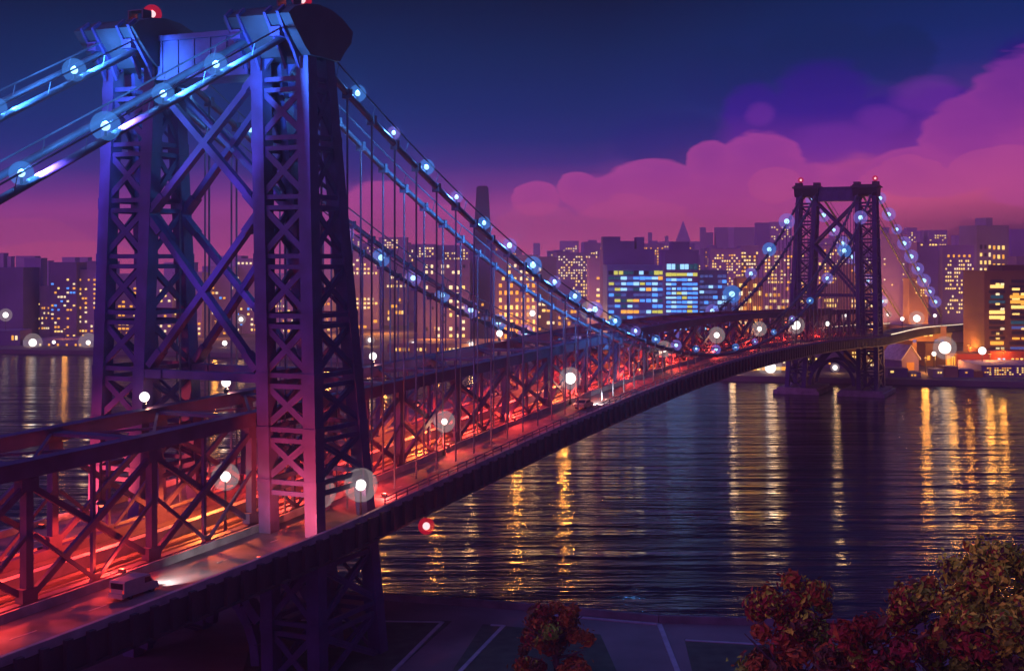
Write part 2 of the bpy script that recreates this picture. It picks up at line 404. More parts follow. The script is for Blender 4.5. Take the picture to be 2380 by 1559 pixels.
# ---- stiffening trusses
TS = [7.3, 19.9]
NP0, NP1 = -6, 23
for ti, s in enumerate(TS):
    m = MB()
    strip(m, NP0*PAN, NP1*PAN, s-.55, s+.55, -1.4, 0, fn=top); strip(m, NP0*PAN, NP1*PAN, s-.75, s+.75, 0, .12, fn=top); strip(m, NP0*PAN, NP1*PAN, s-.45, s+.45, -.5, .7)
    tr = m.build('stiffening_truss', STEEL, bridge)
    for i in range(NP0, NP1+1):
        t = i*PAN
        k = MB(); k.beam((t, s, deck(t)+.7), (t, s, top(t)-1.4), .85, .75, side=(1, 0, 0)); k.box(t-1.0, t+1.0, s-.46, s+.46, top(t)-2.6, top(t)-1.45); k.box(t-.9, t+.9, s-.44, s+.44, deck(t)+.72, deck(t)+1.9)
        k.build('post', STEEL, tr)
        if i < NP1:
            u = t+PAN
            for (ta, tb, off, w) in ((t, u, -.2, .62), (u, t, .22, .55)):
                k = MB(); k.beam((ta, s+off, deck(ta)+1.0), (tb, s+off, top(tb)-1.9), w, .38, side=(0, 0, 1)); 
                k.build('diagonal', STEEL, tr)
            tm = t+PAN/2
            k = MB(); k.beam((tm-.15, s-.42, deck(tm)+.8), (t+.5, s-.42, (deck(t)+top(t))/2), .36, .2, side=(0, 0, 1)); k.beam((tm+.15, s-.42, deck(tm)+.8), (u-.5, s-.42, (deck(u)+top(u))/2), .36, .2, side=(0, 0, 1)); k.box(tm-.5, tm+.5, s-.52, s-.32, deck(tm)+.72, deck(tm)+1.3)
            k.build('sub_brace', STEEL, tr)
            k = MB(); k.beam((tm, s, deck(tm)+.7), (tm, s, top(tm)-1.4), .4, .35, side=(1, 0, 0)); k.build('post', STEEL, tr)
for i in range(NP0, NP1+1):
    t = i*PAN; k = MB()
    k.box(t-.9, t+.9, TS[0]+.56, TS[1]-.56, top(t)-.7, top(t)-.35)
    k.build('lateral_strut', STEEL, bridge)
    if i < NP1:
        k = MB(); zt = lambda x: top(x)-.55
        k.beam((t+.9, TS[0]+.6, zt(t)), (t+PAN-.9, TS[1]-.6, zt(t+PAN)), .3, .25); k.beam((t+.9, TS[1]-.6, zt(t)-.3), (t+PAN-.9, TS[0]+.6, zt(t+PAN)-.3), .3, .25)
        k.build('lateral_brace', STEEL, bridge)
# floor beams + lower lattice
for i in range(NP0*2, NP1*2+1):
    t = i*PAN/2; k = MB()
    k.box(t-.3, t+.3, -1.9, 29.4, deck(t)-2.4, deck(t)-.45); k.build('floor_beam', STEELD, bridge)
# ---- roadways
T0, T1 = -112, 740
for (s0, s1, so) in ((-2.3, 6.2, -1), (21.2, 30.1, 1)):
    m = MB(); strip(m, T0, T1, s0, s1, -.4, 0)
    rd = m.build('roadway', ROAD, bridge)
    ed = s0 if so < 0 else s1
    a, b = (ed-.45, ed-.02) if so < 0 else (ed+.02, ed+.45)
    m = MB(); strip(m, T0, T1, a, b, .0, .75); m.build('parapet', CONC, rd)
    m = MB(); strip(m, T0, T1, a-.1, b+.1, -2.3, -.05)
    strip(m, T0, T1, a-.35, b+.35, -2.55, -2.3)
    for i in range(int((T1-T0)/2.6)):
        t = T0+i*2.6
        x = a-.5 if so < 0 else b+.1
        m.box(t, t+.75, x, x+.4, deck(t)-2.3, deck(t)+.35)
    m.build('edge_girder', STEELD, rd)
    m = MB()
    for h in (1.15, 1.55): strip(m, 12, T1, (a+b)/2-.05, (a+b)/2+.05, h, h+.1)
    for i in range(int((T1-12)/2.6)):
        t = 12+i*2.6; c = (a+b)/2; m.box(t-.06, t+.06, c-.06, c+.06, deck(t)+.75, deck(t)+1.6)
    m.build('guard_rail', STEEL, rd)
    inn = s1 if so < 0 else s0
    m = MB(); strip(m, T0, T1, inn-.3, inn, 0.004, .8); m.build('inner_kerb', CONC, rd)
    m = MB(); c = (s0+s1)/2
    for i in range(int((T1-T0)/9)):
        t = T0+i*9; m.box(t, t+3, c-.07, c+.07, deck(t)+.03, deck(t)+.05)
    m.build('lane_marking', mat('road_paint', (.55, .5, .42), .7), rd)
m = MB(); strip(m, T0, 400, 8.2, 19.0, -.6, -.1)
td = m.build('track_deck', mat('track_deck_plate', (.085, .06, .06), .7, 0, .4, .3), bridge)
for s in (9.6, 11.1, 15.2, 16.7):
    m = MB(); strip(m, T0, 400, s-.12, s+.12, -.1, .22); m.build('rail', RAIL, td)
m = MB(); strip(m, T0, 400, 13.0, 13.9, -.1, 1.1); m.build('centre_barrier', CONC, td)
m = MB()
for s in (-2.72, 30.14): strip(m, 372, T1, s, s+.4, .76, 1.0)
lit = m.build('light_trail', emit('warm_strip', (1, .8, .55), 1.6), bridge)  # glowing strip on the parapet, stands in for road light trails
for t in (565, 650):
    k = MB()
    for s in (0, 9.5, 18.5, 28): k.box(t-1.5, t+1.5, s-1.2, s+1.2, 1.5, deck(t)-2.56)
    k.box(t-1.8, t+1.8, -1.5, 29.5, deck(t)-3.6, deck(t)-2.57)
    k.build('viaduct_pier', CONC, bridge)

# ------------------------------------------------------------------ lamps
bulb_me = {}
def ball_me(name, r, m):
    k = (name, r, m.name)
    if k not in bulb_me:
        b = MB(); b.ball((0, 0, 0), r); me = b.mesh(name, m); me.polygons.foreach_set('use_smooth', [True]*len(me.polygons)); bulb_me[k] = me
    return bulb_me[k]
def lampballs(root, z, rb, rg, mb_, mg_):
    o = link(bpy.data.objects.new('bulb', ball_me('bulb', rb, mb_)), root); o.location = (0, 0, z)
    if rg: o = link(bpy.data.objects.new('globe', ball_me('globe', rg, mg_)), root); o.location = (0, 0, z)  # emissive sphere stands in for the glow around the bulb
def cable_lamp(ci, t, label, big=1.0, watts=0, g=BLUEG, beam=0):  # beam: power of the added spot that fills the tower face
    s = CS[ci]; p = BW(t, s-.1, cz(t)+.3); big *= rnd.uniform(.75, 1.2)
    th = thing('cable_lamp', p, BANG)
    k = MB(); k.tube([(0, 0, 0), (0, 0, .55)], .12, 6); k.build('stem', STEELD, th)
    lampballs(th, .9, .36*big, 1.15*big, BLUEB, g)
    tag(th, label, 'lamp', 'blue lamps along the bridge cables')
    if beam: light('tower_fill_spot', (.36*big+.3, 0, .9+.36*big+.3), (.06, .30, 1) if t > -25 else (.22, .10, 1), beam, th, .15, 'SPOT', (1, -.05 if ci == 0 else .05, .16 if t > -25 else -.22), 70 if t > -25 else 50, .9)
    if watts: light('lamp_light', (0, 0, .9+.36*big+.25), (.08, .34, 1), watts, th, .12)
n = 0
for t in (-13.6, -21.5, -29.2, -39):
    n += 1; cable_lamp(0, t, f'blue lamp on the front left sloping cable, {ordn(n)} from the near tower', 1.1, 3600, BLUEG, 75000 if n < 3 else 120000)
n = 0
for t in (-12, -22.8, -33): 
    n += 1; cable_lamp(2, t, f'blue lamp on the rear left sloping cable, {ordn(n)} from the near tower', 1.1, 3600, BLUEG, 75000 if n < 3 else 120000)
n = 0; t = 13.0
while t < 352:
    n += 1; cable_lamp(0, t, f'blue lamp on the front cable between the towers, {ordn(n)} from the near tower', .85+t/300 if not 95 < t < 270 else .8, 3200 if t < 120 else 0, BLUEG if n % 2 else VIOG); t += 8.4 if t < 80 else 9+(t-80)*.085
n = 0; t = 9.0
while t < 352:
    n += 1; cable_lamp(3 if n > 2 else 2, t, f'blue lamp on the rear cable between the towers, {ordn(n)} from the near tower', 1.0+t/280, 2200 if t < 60 else 0, VIOG if n % 2 else BLUEG); t += 10.2 if t < 70 else 10.2+(t-70)*.06
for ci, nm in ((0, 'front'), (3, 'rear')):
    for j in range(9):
        cable_lamp(ci, SPAN+14+j*19, f'violet lamp on the {nm} cable falling beyond the far tower, {ordn(j+1)} from the tower', 2.3, 0, VIOG)
def beacon(t, s, z, label, r=1.0):
    th = thing('beacon_lamp', BW(t, s, z), BANG)
    k = MB(); k.tube([(0, 0, -.2), (0, 0, .7)], .12, 6); k.tube([(0, 0, -.2), (0, 0, .1)], .5, 8); k.build('stem', STEELD, th)
    lampballs(th, 1.0, .32*r, .85*r, REDB, REDG); tag(th, label, 'beacon', 'red beacons on the tower tops')
    light('beacon_light', (0, 0, 1.0+.32*r+.15), (1, .05, .05), 250, th, .1)
beacon(3.4, 3.0, 74.3, 'red beacon on top of the near tower, right leg', 1.3); beacon(3.4, 23.6, 74.3, 'red beacon on top of the near tower, left leg', 1.3)
beacon(SPAN-2, .8, 73.8, 'red beacon on top of the far tower, right leg', 1.2); beacon(SPAN-2, 26.8, 73.8, 'red beacon on top of the far tower, left leg', 1.2)
def road_lamp(t, s, h, label, rb=.5, rg=1.6, watts=500, group='white lamps on the bridge deck', base=0.0):
    z0 = deck(t)+base; th = thing('bridge_lamp', BW(t, s, z0), BANG)
    k = MB(); k.tube([(0, 0, -.1), (0, 0, h*.5), (0, 0, h-.3)], [.16, .12, .09], 6); k.tube([(0, 0, 0), (0, 0, .5)], .26, 8); k.build('pole', STEELD, th)
    lampballs(th, h, rb, rg, WHITEB, WHITEG); tag(th, label, 'lamp', group)
    if watts: light('lamp_light', (.35, 0, h-rb-.25), (1, .45, .25), watts, th, .12)
NT = 'near tower'
road_lamp(8.2, -1.6, 3.8, 'large white lamp on a pole at the roadway edge beside the near tower', .62, 1.9, 260)
road_lamp(9.6, 4.6, 2.2, 'short white lamp low inside the near tower right leg', .4, 1.8, 150)
road_lamp(-2.8, 8.6, 6.2, 'white lamp behind the near truss just left of the near tower', .55, 1.5, 250)
road_lamp(42.2, 5.6, 4.6, 'white lamp on a yellowish pole, first along the near roadway past the tower', .42, 1.5, 600)
road_lamp(87.8, 5.6, 4.4, 'bright large white lamp on the near roadway beside the car', .95, 1.9, 800)
road_lamp(138, 5.6, 4.5, 'white lamp on the near roadway around the middle of the span', .6, 1.7, 500)
road_lamp(176, 5.6, 5, 'white lamp on the near roadway just past the middle of the span', .65, 1.9, 500)
road_lamp(215, 5.6, 5, 'white lamp on the near roadway two thirds along the span', .6, 1.9, 500)
road_lamp(256, 5.6, 5, 'largest white lamp on the near roadway short of the far tower', 1.3, 2.5, 900)
road_lamp(300, 5.6, 5, 'white ball lamp on the near roadway close before the far tower', .7, 0, 500)
road_lamp(330, 21.8, 6, 'white ball lamp on the far roadway close before the far tower', .8, 0, 500)
for j, (t, c) in enumerate(((-2, 'left of the near tower'), (12.9, 'between the near tower legs'), (47.8, 'right of the near tower'), (91, 'where the rear cable meets the truss'))):
    road_lamp(t, 20.2, 1.3, f'white ball lamp standing on the rear truss top, {c}', .55, 0, 250, 'white ball lamps on the rear truss', top(t)-deck(t)+.1)
for j, t in enumerate((405, 450, 500, 560, 620)):
    road_lamp(t, -1.4 if j % 2 == 0 else 28.4, 5.5, f'white lamp on the far approach road, {ordn(j+1)} beyond the far tower', .75, 2.0 if j % 2 else 0, 500, 'white lamps on the far approach road')
# red lantern hung below deck edge
th = thing('red_lantern', BW(19.9, -3.6, 15.2), BANG)
k = MB(); k.tube([(0, 0, .6), (0, 0, 2.2), (0, 1.0, 2.3)], .08, 6); k.build('bracket', STEELD, th)
lampballs(th, 0, .45, 1.0, REDB, REDG); tag(th, 'red lantern hanging from a bracket under the roadway edge right of the near tower', 'lantern')
light('lantern_light', (0, 0, -.65), (1, .06, .04), 200, th, .1)
# red floodlights inside the deck
def flood(t, s, z, watts, label, c=(1, .05, .03), aim=None, grp='red floodlights between the trusses'):
    th = thing('floodlight', BW(t, s, z), BANG)
    k = MB(); k.prism([(-.35, -.4, 0), (.35, -.4, 0), (.25, -.3, .5), (-.25, -.3, .5)], (0, .8, 0)); k.build('housing', STEELD, th)
    k = MB(); k.box(-.24, .24, -.29, .49, .51, .56); k.build('lens', emit('red_lens', (1, .08, .04), 2.0), th)
    tag(th, label, 'floodlight', grp)
    if aim: light('flood_light', (.5, 0, .8), c, watts, th, .3, 'SPOT', aim, 80, .8)
    else: light('flood_light', (0, 0, .8), c, watts, th, .3)
    th.scale = (.7, .7, .7)
for i in range(NP0+1, NP1):
    t = i*PAN; z = deck(t)+5.6
    th = thing('hanging_red_lamp', BW(t, 13.6, z), BANG); up = top(t)-.7-z
    k = MB(); k.tube([(0, 0, .3), (0, 0, up)], .06, 6); k.tube([(0, 0, .35), (0, 0, .1), (0, 0, -.05)], [.15, .5, .55], 10); k.build('lamp_shade', STEELD, th)
    k = MB(); k.ball((0, 0, -.1), .26, 10, 6); k.build('bulb', emit('red_lamp_glass', (1, .16, .08), 2.5), th)
    light('lamp_light', (0, 0, -.75), (1, .17, .03) if i % 3 == 0 else (1, .05, .028), 15000 if t < 190 else 8000, th, .3, 'SPOT', (0, 0, -1), 168, .35)
    tag(th, f'red lamp hanging between the two trusses, {ordn(i-NP0)} from the near end', 'lamp', 'red lamps hanging between the trusses')
for j, t in enumerate((-58, -40, -22, 22, 44, 66, 92, 118, 146, 176, 208, 245, 290)):
    flood(t, 6.05, deck(t)+.8, 1900 if t < 200 else 1300, f'small red floodlight on the kerb of the near roadway, {ordn(j+1)} from the left', grp='red floodlights along the near roadway kerb')
for j, (t, s) in enumerate(((-11, -1.7), (-8, 29.4))):
    flood(t, s, deck(t)+.1, 42000, ['red floodlight on the roadway at the foot of the near tower right leg', 'red floodlight on the roadway at the foot of the near tower left leg'][j], (1, .09, .07), (1, .16 if j == 0 else -.16, .55), 'red floodlights at the tower foot')
for j, (t, s) in enumerate(((18, 1.0), (18, 26.5))):
    flood(t, s, deck(t)+.1, 3000, ['red floodlight on the roadway right of the near tower', 'red floodlight on the far roadway behind the near tower'][j], (1, .09, .07), None, 'red floodlights at the tower foot')

# ------------------------------------------------------------------ vehicles
def van():
    th = thing('delivery_van', BW(-25.2, 1.9, deck(-26)), BANG); th.scale = (.80, .80, .68)
    body = mat('van_paint', (.30, .30, .29), .45, 0, .12, .8); glass = mat('vehicle_glass', (.02, .02, .03), .1)
    k = MB()
    prof = [(-2.9, .45), (-2.9, 2.35), (-2.7, 2.55), (1.35, 2.55), (1.9, 1.55), (2.7, 1.3), (2.85, .95), (2.85, .45)]
    k.prism([(x, -1.05, z) for x, z in prof], (0, 2.1, 0)); k.build('body', body, th)
    k = MB(); k.prism([(1.42, -.95, 2.46), (1.93, -.95, 1.6), (1.97, -.95, 1.62), (1.46, -.95, 2.48)], (0, 1.9, 0))
    for sy in (-1.07, 1.05): k.prism([(.5, sy, 1.6), (1.7, sy, 1.6), (1.3, sy, 2.3), (.5, sy, 2.3)], (0, .02, 0))
    k.build('window', glass, th)
    k = MB(); k.box(-2.93, -2.91, -.85, .85, 1.5, 2.25); k.build('rear_window', glass, th)
    k = MB(); k.box(-3.2, -2.9, -1.02, 1.02, .35, .95); k.build('bumper', body, th)
    k = MB(); k.box(2.86, 3.0, -1.0, 1.0, .35, .7); k.build('bumper', STEELD, th)
    for x in (-1.8, 1.8):
        for y in (-1.0, .78):
            w = MB(); w.tube([(x, y, .42), (x, y+.24, .42)], .42, 14); wo = w.build('wheel', mat('tyre', (.02, .02, .02), .8), th)
            w = MB(); yy = y-.02 if y < 0 else y+.22; w.tube([(x, yy, .42), (x, yy+.04, .42)], .22, 10); w.build('rim', CABLE, wo)
    for y in (-.75, .75):
        w = MB(); w.box(2.86, 2.9, y-.22, y+.22, .8, 1.1); w.build('headlight', emit('headlight_glass', (1, .95, .9), 8), th)
        w = MB(); w.box(-2.95, -2.91, y*1.2-.08, y*1.2+.08, 1.0, 1.4); w.build('tail_light', emit('tail_red', (1, .05, .03), .6), th)
        light('headlight_beam', (3.1, y, 1.0), (1, .93, .9), 7500, th, .15, 'SPOT', (1, 0, -.075), 60, 1)
    tag(th, 'boxy grey delivery van with headlights on, driving on the near roadway at the lower left', 'van')
van()
def car():
    th = thing('parked_car', BW(84.6, 1.9, deck(84.6)), BANG); th.name = 'car'
    body = mat('car_paint', (.50, .36, .20), .35, 0, .1, 1); glass = MATS['vehicle_glass']
    k = MB()
    prof = [(-2.2, .4), (-2.25, .9), (-1.6, 1.02), (-1.0, 1.5), (.5, 1.52), (1.2, 1.02), (2.1, .85), (2.2, .4)]
    k.prism([(x, -.88, z) for x, z in prof], (0, 1.76, 0)); k.build('body', body, th)
    k = MB()
    for sy in (-.90, .88): k.prism([(-1.35, sy, 1.04), (.95, sy, 1.04), (.42, sy, 1.44), (-.95, sy, 1.43)], (0, .02, 0))
    k.prism([(-1.62, -.75, 1.06), (-1.58, -.75, 1.04), (-1.02, -.75, 1.48), (-1.06, -.75, 1.5)], (0, 1.5, 0)); k.build('window', glass, th)
    for x in (-1.35, 1.35):
        for y in (-.87, .67):
            w = MB(); w.tube([(x, y, .33), (x, y+.2, .33)], .33, 12); w.build('wheel', MATS['tyre'], th)
    for y in (-.6, .6):
        w = MB(); w.box(2.16, 2.24, y-.18, y+.18, .6, .8); w.build('headlight', MATS['headlight_glass'], th)
        light('headlight_beam', (2.4, y, .75), (1, .93, .9), 12000, th, .15, 'SPOT', (1, 0, -.09), 44, .9)
    tag(th, 'small tan car with headlights on, driving along the near roadway in mid span', 'car')
car()

# ------------------------------------------------------------------ water, ground, shore
def water_mat():
    m = bpy.data.materials.new('river_water'); m.use_nodes = True; nt = m.node_tree; b = nt.nodes['Principled BSDF']
    b.inputs['Base Color'].default_value = (.004, .005, .022, 1); b.inputs['Roughness'].default_value = .07; b.inputs['IOR'].default_value = 1.36
    t = nt.nodes.new('ShaderNodeTexCoord')
    prev = None
    for (sx_, sy_, sc, dist, st) in ((.022, .15, 1, 1.5, .65), (.12, .55, 1, .35, .5), (.45, 1.25, 1, .16, .6)):
        mp = nt.nodes.new('ShaderNodeMapping'); mp.inputs['Scale'].default_value = (sx_, sy_, 1); mp.inputs['Rotation'].default_value = (0, 0, R(-4))
        n = nt.nodes.new('ShaderNodeTexNoise'); n.inputs['Scale'].default_value = sc; n.inputs['Detail'].default_value = 3
        bp = nt.nodes.new('ShaderNodeBump'); bp.inputs['Strength'].default_value = st; bp.inputs['Distance'].default_value = dist
        nt.links.new(t.outputs['Object'], mp.inputs[0]); nt.links.new(mp.outputs[0], n.inputs['Vector']); nt.links.new(n.outputs[0], bp.inputs['Height'])
        if prev: nt.links.new(prev, bp.inputs['Normal'])
        prev = bp.outputs[0]
    mp = nt.nodes.new('ShaderNodeMapping'); mp.inputs['Scale'].default_value = (.012, .11, 1)
    n = nt.nodes.new('ShaderNodeTexNoise'); n.inputs['Scale'].default_value = 1; n.inputs['Detail'].default_value = 4
    mr = nt.nodes.new('ShaderNodeMapRange'); mr.inputs[1].default_value = .42; mr.inputs[2].default_value = .62; mr.inputs[3].default_value = .03; mr.inputs[4].default_value = .22
    nt.links.new(t.outputs['Object'], mp.inputs[0]); nt.links.new(mp.outputs[0], n.inputs['Vector']); nt.links.new(n.outputs[0], mr.inputs[0]); nt.links.new(mr.outputs[0], b.inputs['Roughness'])
    nt.links.new(prev, b.inputs['Normal']); return m
m = MB(); m.add([(-2500, -300, 0), (2500, -300, 0), (2500, 1300, 0), (-2500, 1300, 0)], [(0, 1, 2, 3)])
struct(m.build('water', water_mat()))
SHORE = [G(x, y) for x, y in ((-900, 806), (0, 812), (470, 818), (850, 834), (1100, 848), (1500, 866), (1650, 872), (2050, 880), (2400, 888), (3200, 900))]
m = MB(); top = SHORE+[Vector((3000, 600, 2)), Vector((3000, 1760, 2)), Vector((-3000, 1760, 2)), Vector((-3000, 700, 2))]
m.prism([v-Vector((0, 0, 4)) for v in top], (0, 0, 4))
struct(m.build('city_ground', mat('city_paving', (.16, .12, .12), .8, 0, .4, .03)))
NS = [Vector((-400, 205, 2)), Vector((-80, 186, 2)), G(880, 1390), G(1270, 1418), G(1530, 1443), G(1900, 1452), Vector((160, 150, 2)), Vector((500, 140, 2))]
m = MB(); m.prism([v-Vector((0, 0, 4)) for v in NS+[Vector((500, -200, 2)), Vector((-400, -200, 2))]][::-1], (0, 0, 4))
struct(m.build('plaza_paving', mat('plaza_paving', (.12, .085, .10), .75, 0, .35, .12)))
lawn = mat('lawn_grass', (.035, .05, .03), .9, 0, .5, .5); kerbm = mat('kerb_stone', (.25, .24, .30), .7, 0, .2, .6)
def gpoly(name, pts, z, mt):
    m = MB(); ps = [G(x, y, 2.0) for x, y in pts]
    m.prism([Vector((p.x, p.y, 1.9)) for p in ps][::-1], (0, 0, z+.1)); return struct(m.build(name, mt))
gpoly('lawn', [(600, 1436), (1050, 1442), (900, 1575), (560, 1575)], .05, lawn)
gpoly('lawn', [(1122, 1450), (1395, 1474), (1440, 1575), (1040, 1575)], .05, lawn)
gpoly('lawn', [(1590, 1484), (1800, 1496), (1790, 1575), (1612, 1575)], .05, lawn)
def kerb(pts, w=.5, h=.14):
    m = MB()
    for a, b in zip(pts, pts[1:]):
        a = G(*a); b = G(*b); m.beam(a+Vector((0, 0, h/2)), b+Vector((0, 0, h/2)), w, h)
    return struct(m.build('kerb', kerbm))
kerb([(700, 1441), (1028, 1446), (915, 1559), (880, 1600)]); kerb([(1270, 1428), (1532, 1451), (1578, 1570)], .6); kerb([(1140, 1453), (1170, 1454.5), (1060, 1570)]); kerb([(1592, 1488), (1770, 1498)])
m = MB()
for a, b in zip(NS, NS[1:]): m.beam(a+Vector((0, -.4, .45)), b+Vector((0, -.4, .45)), .7, .9)
o = m.build('quay_wall', mat('quay_stone', (.11, .10, .12), .85, 0, .4, .4)); tag(o, 'low dark stone wall along the near water edge below the bridge', 'wall')

m = MB()
for a, b in zip(NS, NS[1:]):
    L = (b-a).length; n_ = int(L/2.2)
    for i in range(n_):
        p = a.lerp(b, i/n_)+Vector((0, -.4, .9)); m.box(p.x-.04, p.x+.04, p.y-.04, p.y+.04, p.z, p.z+.75)
    for hh in (1.25, 1.62): m.beam(a+Vector((0, -.4, hh)), b+Vector((0, -.4, hh)), .06, .06)
tag(m.build('quay_railing', STEELD), 'thin dark railing on top of the near quay wall', 'railing')
# ------------------------------------------------------------------ city
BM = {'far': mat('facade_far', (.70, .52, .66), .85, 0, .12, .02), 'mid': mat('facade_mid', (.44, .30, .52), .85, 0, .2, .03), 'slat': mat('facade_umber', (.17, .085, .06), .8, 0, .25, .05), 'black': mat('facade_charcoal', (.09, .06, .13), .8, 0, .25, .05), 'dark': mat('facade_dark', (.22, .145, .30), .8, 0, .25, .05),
      'brown': mat('facade_brown', (.42, .25, .17), .8, 0, .25, .05), 'grey': mat('facade_grey', (.34, .30, .34), .8, 0, .2, .05), 'blue': mat('facade_blue', (.20, .24, .42), .5, 0, .2, .05), 'pale': mat('facade_pale', (.42, .36, .34), .8, 0, .2, .05), 'red': mat('facade_red', (.34, .05, .04), .8, 0, .2, .05), 'ochre': mat('facade_ochre', (.50, .28, .08), .8, 0, .25, .05)}
b_ = MB(); b_.box(-.5, .5, -.5, .5, -.5, .5)
winme = {k: b_.mesh('window', v) for k, v in W.items()}
def addwin(root, x, z, w, h, k, y):
    o = bpy.data.objects.new('window', winme[k]); link(o, root); o.location = (x, y, z); o.scale = (w, .35, h); return o
def building(label, x0, x1, yt, d, m, wins=(), roofs=(), depth=None, name='building', group=None, yaw=None, cat='building', zb=2.0):
    p0 = P(x0, yt, d); p1 = P(x1, yt, d); w = p1.x-p0.x; h = p0.z-zb; dp = depth or max(12, min(40, w*1.1))
    yaw = (rnd.uniform(-5, 5) if yaw is None else yaw) if w < 60 else 0
    th = thing(name, ((p0.x+p1.x)/2, d, zb), R(yaw))
    k = MB(); k.box(-w/2, w/2, 0, dp, -.5, h)
    pr = min(.5, h*.03); k.box(-w/2-.15, w/2+.15, -.15, dp+.15, h, h+pr*1.6)
    if h > 14 and d < 1000:
        for i in range(1, int(h/7)): k.box(-w/2-.08, w/2+.08, -.08, dp+.08, i*7-.15, i*7+.15)
    k.build('wall', BM[m], th)
    for (xa, xb, ya) in roofs:
        k = MB(); a = P(xa, ya, d); b = P(xb, ya, d); k.box(a.x-th.location.x, b.x-th.location.x, 2, dp*.7, h+pr*1.6+.01, a.z-zb); k.build('roof_block', BM[m], th)
    nw = 0; extra = {}
    for (xa, xb, ya, yb, nc, nr, fill, pal, fw, fh) in wins:
        a = P(xa, ya, d); b = P(xb, yb, d); cw = (b.x-a.x)/nc; ch = (a.z-b.z)/nr
        for r in range(nr):
            for c in range(nc):
                if rnd.random() > fill: continue
                q = rnd.choice(pal); lx = a.x+(c+.5)*cw-th.location.x; lz = a.z-(r+.5)*ch-zb
                jw = rnd.uniform(.8, 1.1); jh = rnd.uniform(.8, 1.1)
                if lz < .5 or lz > h: continue
                if nw < 100: addwin(th, lx, lz, cw*fw*jw, ch*fh*jh, q, -.1)
                else:
                    e = extra.setdefault(q, MB()); e.box(lx-cw*fw/2, lx+cw*fw/2, -.27, .08, lz-ch*fh/2, lz+ch*fh/2)
                nw += 1
    if extra:
        e = MB(); mats = []
        for i, (q, mb) in enumerate(extra.items()): e.m = i; e.add(mb.v, mb.f); mats.append(W[q])
        o = e.build('window', mats, th); o['kind'] = 'stuff'
    tag(th, label, cat, group); return th
Bd = building
FARG = 'hazy far skyline blocks'
# far silhouettes
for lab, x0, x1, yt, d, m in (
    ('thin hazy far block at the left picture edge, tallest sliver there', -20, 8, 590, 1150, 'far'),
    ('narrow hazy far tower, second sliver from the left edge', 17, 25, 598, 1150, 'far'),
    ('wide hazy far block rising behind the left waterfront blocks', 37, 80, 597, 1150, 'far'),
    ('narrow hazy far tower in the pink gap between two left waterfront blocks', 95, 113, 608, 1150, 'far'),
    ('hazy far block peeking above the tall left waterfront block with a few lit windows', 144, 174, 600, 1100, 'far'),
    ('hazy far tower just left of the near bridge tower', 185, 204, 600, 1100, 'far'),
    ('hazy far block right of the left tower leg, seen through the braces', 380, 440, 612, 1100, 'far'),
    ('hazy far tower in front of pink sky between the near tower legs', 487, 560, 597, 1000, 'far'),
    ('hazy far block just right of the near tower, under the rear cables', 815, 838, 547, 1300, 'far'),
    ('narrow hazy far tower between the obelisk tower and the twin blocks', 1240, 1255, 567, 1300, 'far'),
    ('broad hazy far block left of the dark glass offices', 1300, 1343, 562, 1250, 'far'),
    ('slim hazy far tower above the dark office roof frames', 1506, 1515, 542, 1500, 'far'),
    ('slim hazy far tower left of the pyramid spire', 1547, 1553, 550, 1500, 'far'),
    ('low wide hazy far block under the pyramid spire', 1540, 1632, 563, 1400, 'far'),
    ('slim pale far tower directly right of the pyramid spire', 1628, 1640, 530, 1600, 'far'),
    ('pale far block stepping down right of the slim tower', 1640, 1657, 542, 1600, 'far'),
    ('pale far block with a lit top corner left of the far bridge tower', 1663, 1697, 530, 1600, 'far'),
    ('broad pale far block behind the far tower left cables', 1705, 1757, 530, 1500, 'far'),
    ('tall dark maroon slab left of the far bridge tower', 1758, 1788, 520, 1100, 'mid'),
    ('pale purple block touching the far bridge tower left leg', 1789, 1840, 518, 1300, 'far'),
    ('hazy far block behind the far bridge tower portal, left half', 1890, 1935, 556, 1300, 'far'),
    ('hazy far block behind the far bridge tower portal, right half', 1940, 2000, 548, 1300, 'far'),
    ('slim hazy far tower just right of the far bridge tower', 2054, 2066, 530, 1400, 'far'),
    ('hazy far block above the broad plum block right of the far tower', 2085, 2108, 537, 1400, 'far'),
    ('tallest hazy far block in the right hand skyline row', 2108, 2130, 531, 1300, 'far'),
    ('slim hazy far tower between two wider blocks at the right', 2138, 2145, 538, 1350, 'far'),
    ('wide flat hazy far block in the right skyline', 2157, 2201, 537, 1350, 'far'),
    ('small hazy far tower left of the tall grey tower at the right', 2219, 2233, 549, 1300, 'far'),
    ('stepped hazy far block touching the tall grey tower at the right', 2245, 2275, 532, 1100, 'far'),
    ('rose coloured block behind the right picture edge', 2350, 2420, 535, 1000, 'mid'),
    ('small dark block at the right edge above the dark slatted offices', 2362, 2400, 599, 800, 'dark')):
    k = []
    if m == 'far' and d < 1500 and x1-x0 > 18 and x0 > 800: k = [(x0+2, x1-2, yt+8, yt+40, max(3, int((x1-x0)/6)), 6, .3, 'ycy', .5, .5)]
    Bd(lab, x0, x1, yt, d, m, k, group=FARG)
th = thing('spire_tower', P(1587, 600, 1500)); th.location.z = 2
k = MB(); h = P(1587, 525, 1500).z-2; w = 7.2; k.box(-w, w, -w, w, 0, h*.8); k.add([(-w, -w, h*.8), (w, -w, h*.8), (w, w, h*.8), (-w, w, h*.8), (0, 0, h+6)], [(0, 1, 4), (1, 2, 4), (2, 3, 4), (3, 0, 4), (3, 2, 1, 0)])
k.build('wall', BM['far'], th); tag(th, 'hazy far tower with a pointed pyramid roof', 'tower')
th = thing('obelisk_tower', ((1121-CX)*820/F, 820, 2))
k = MB(); s = 820/F; ht = P(0, 436, 820).z-2; hb = P(0, 575, 820).z-2
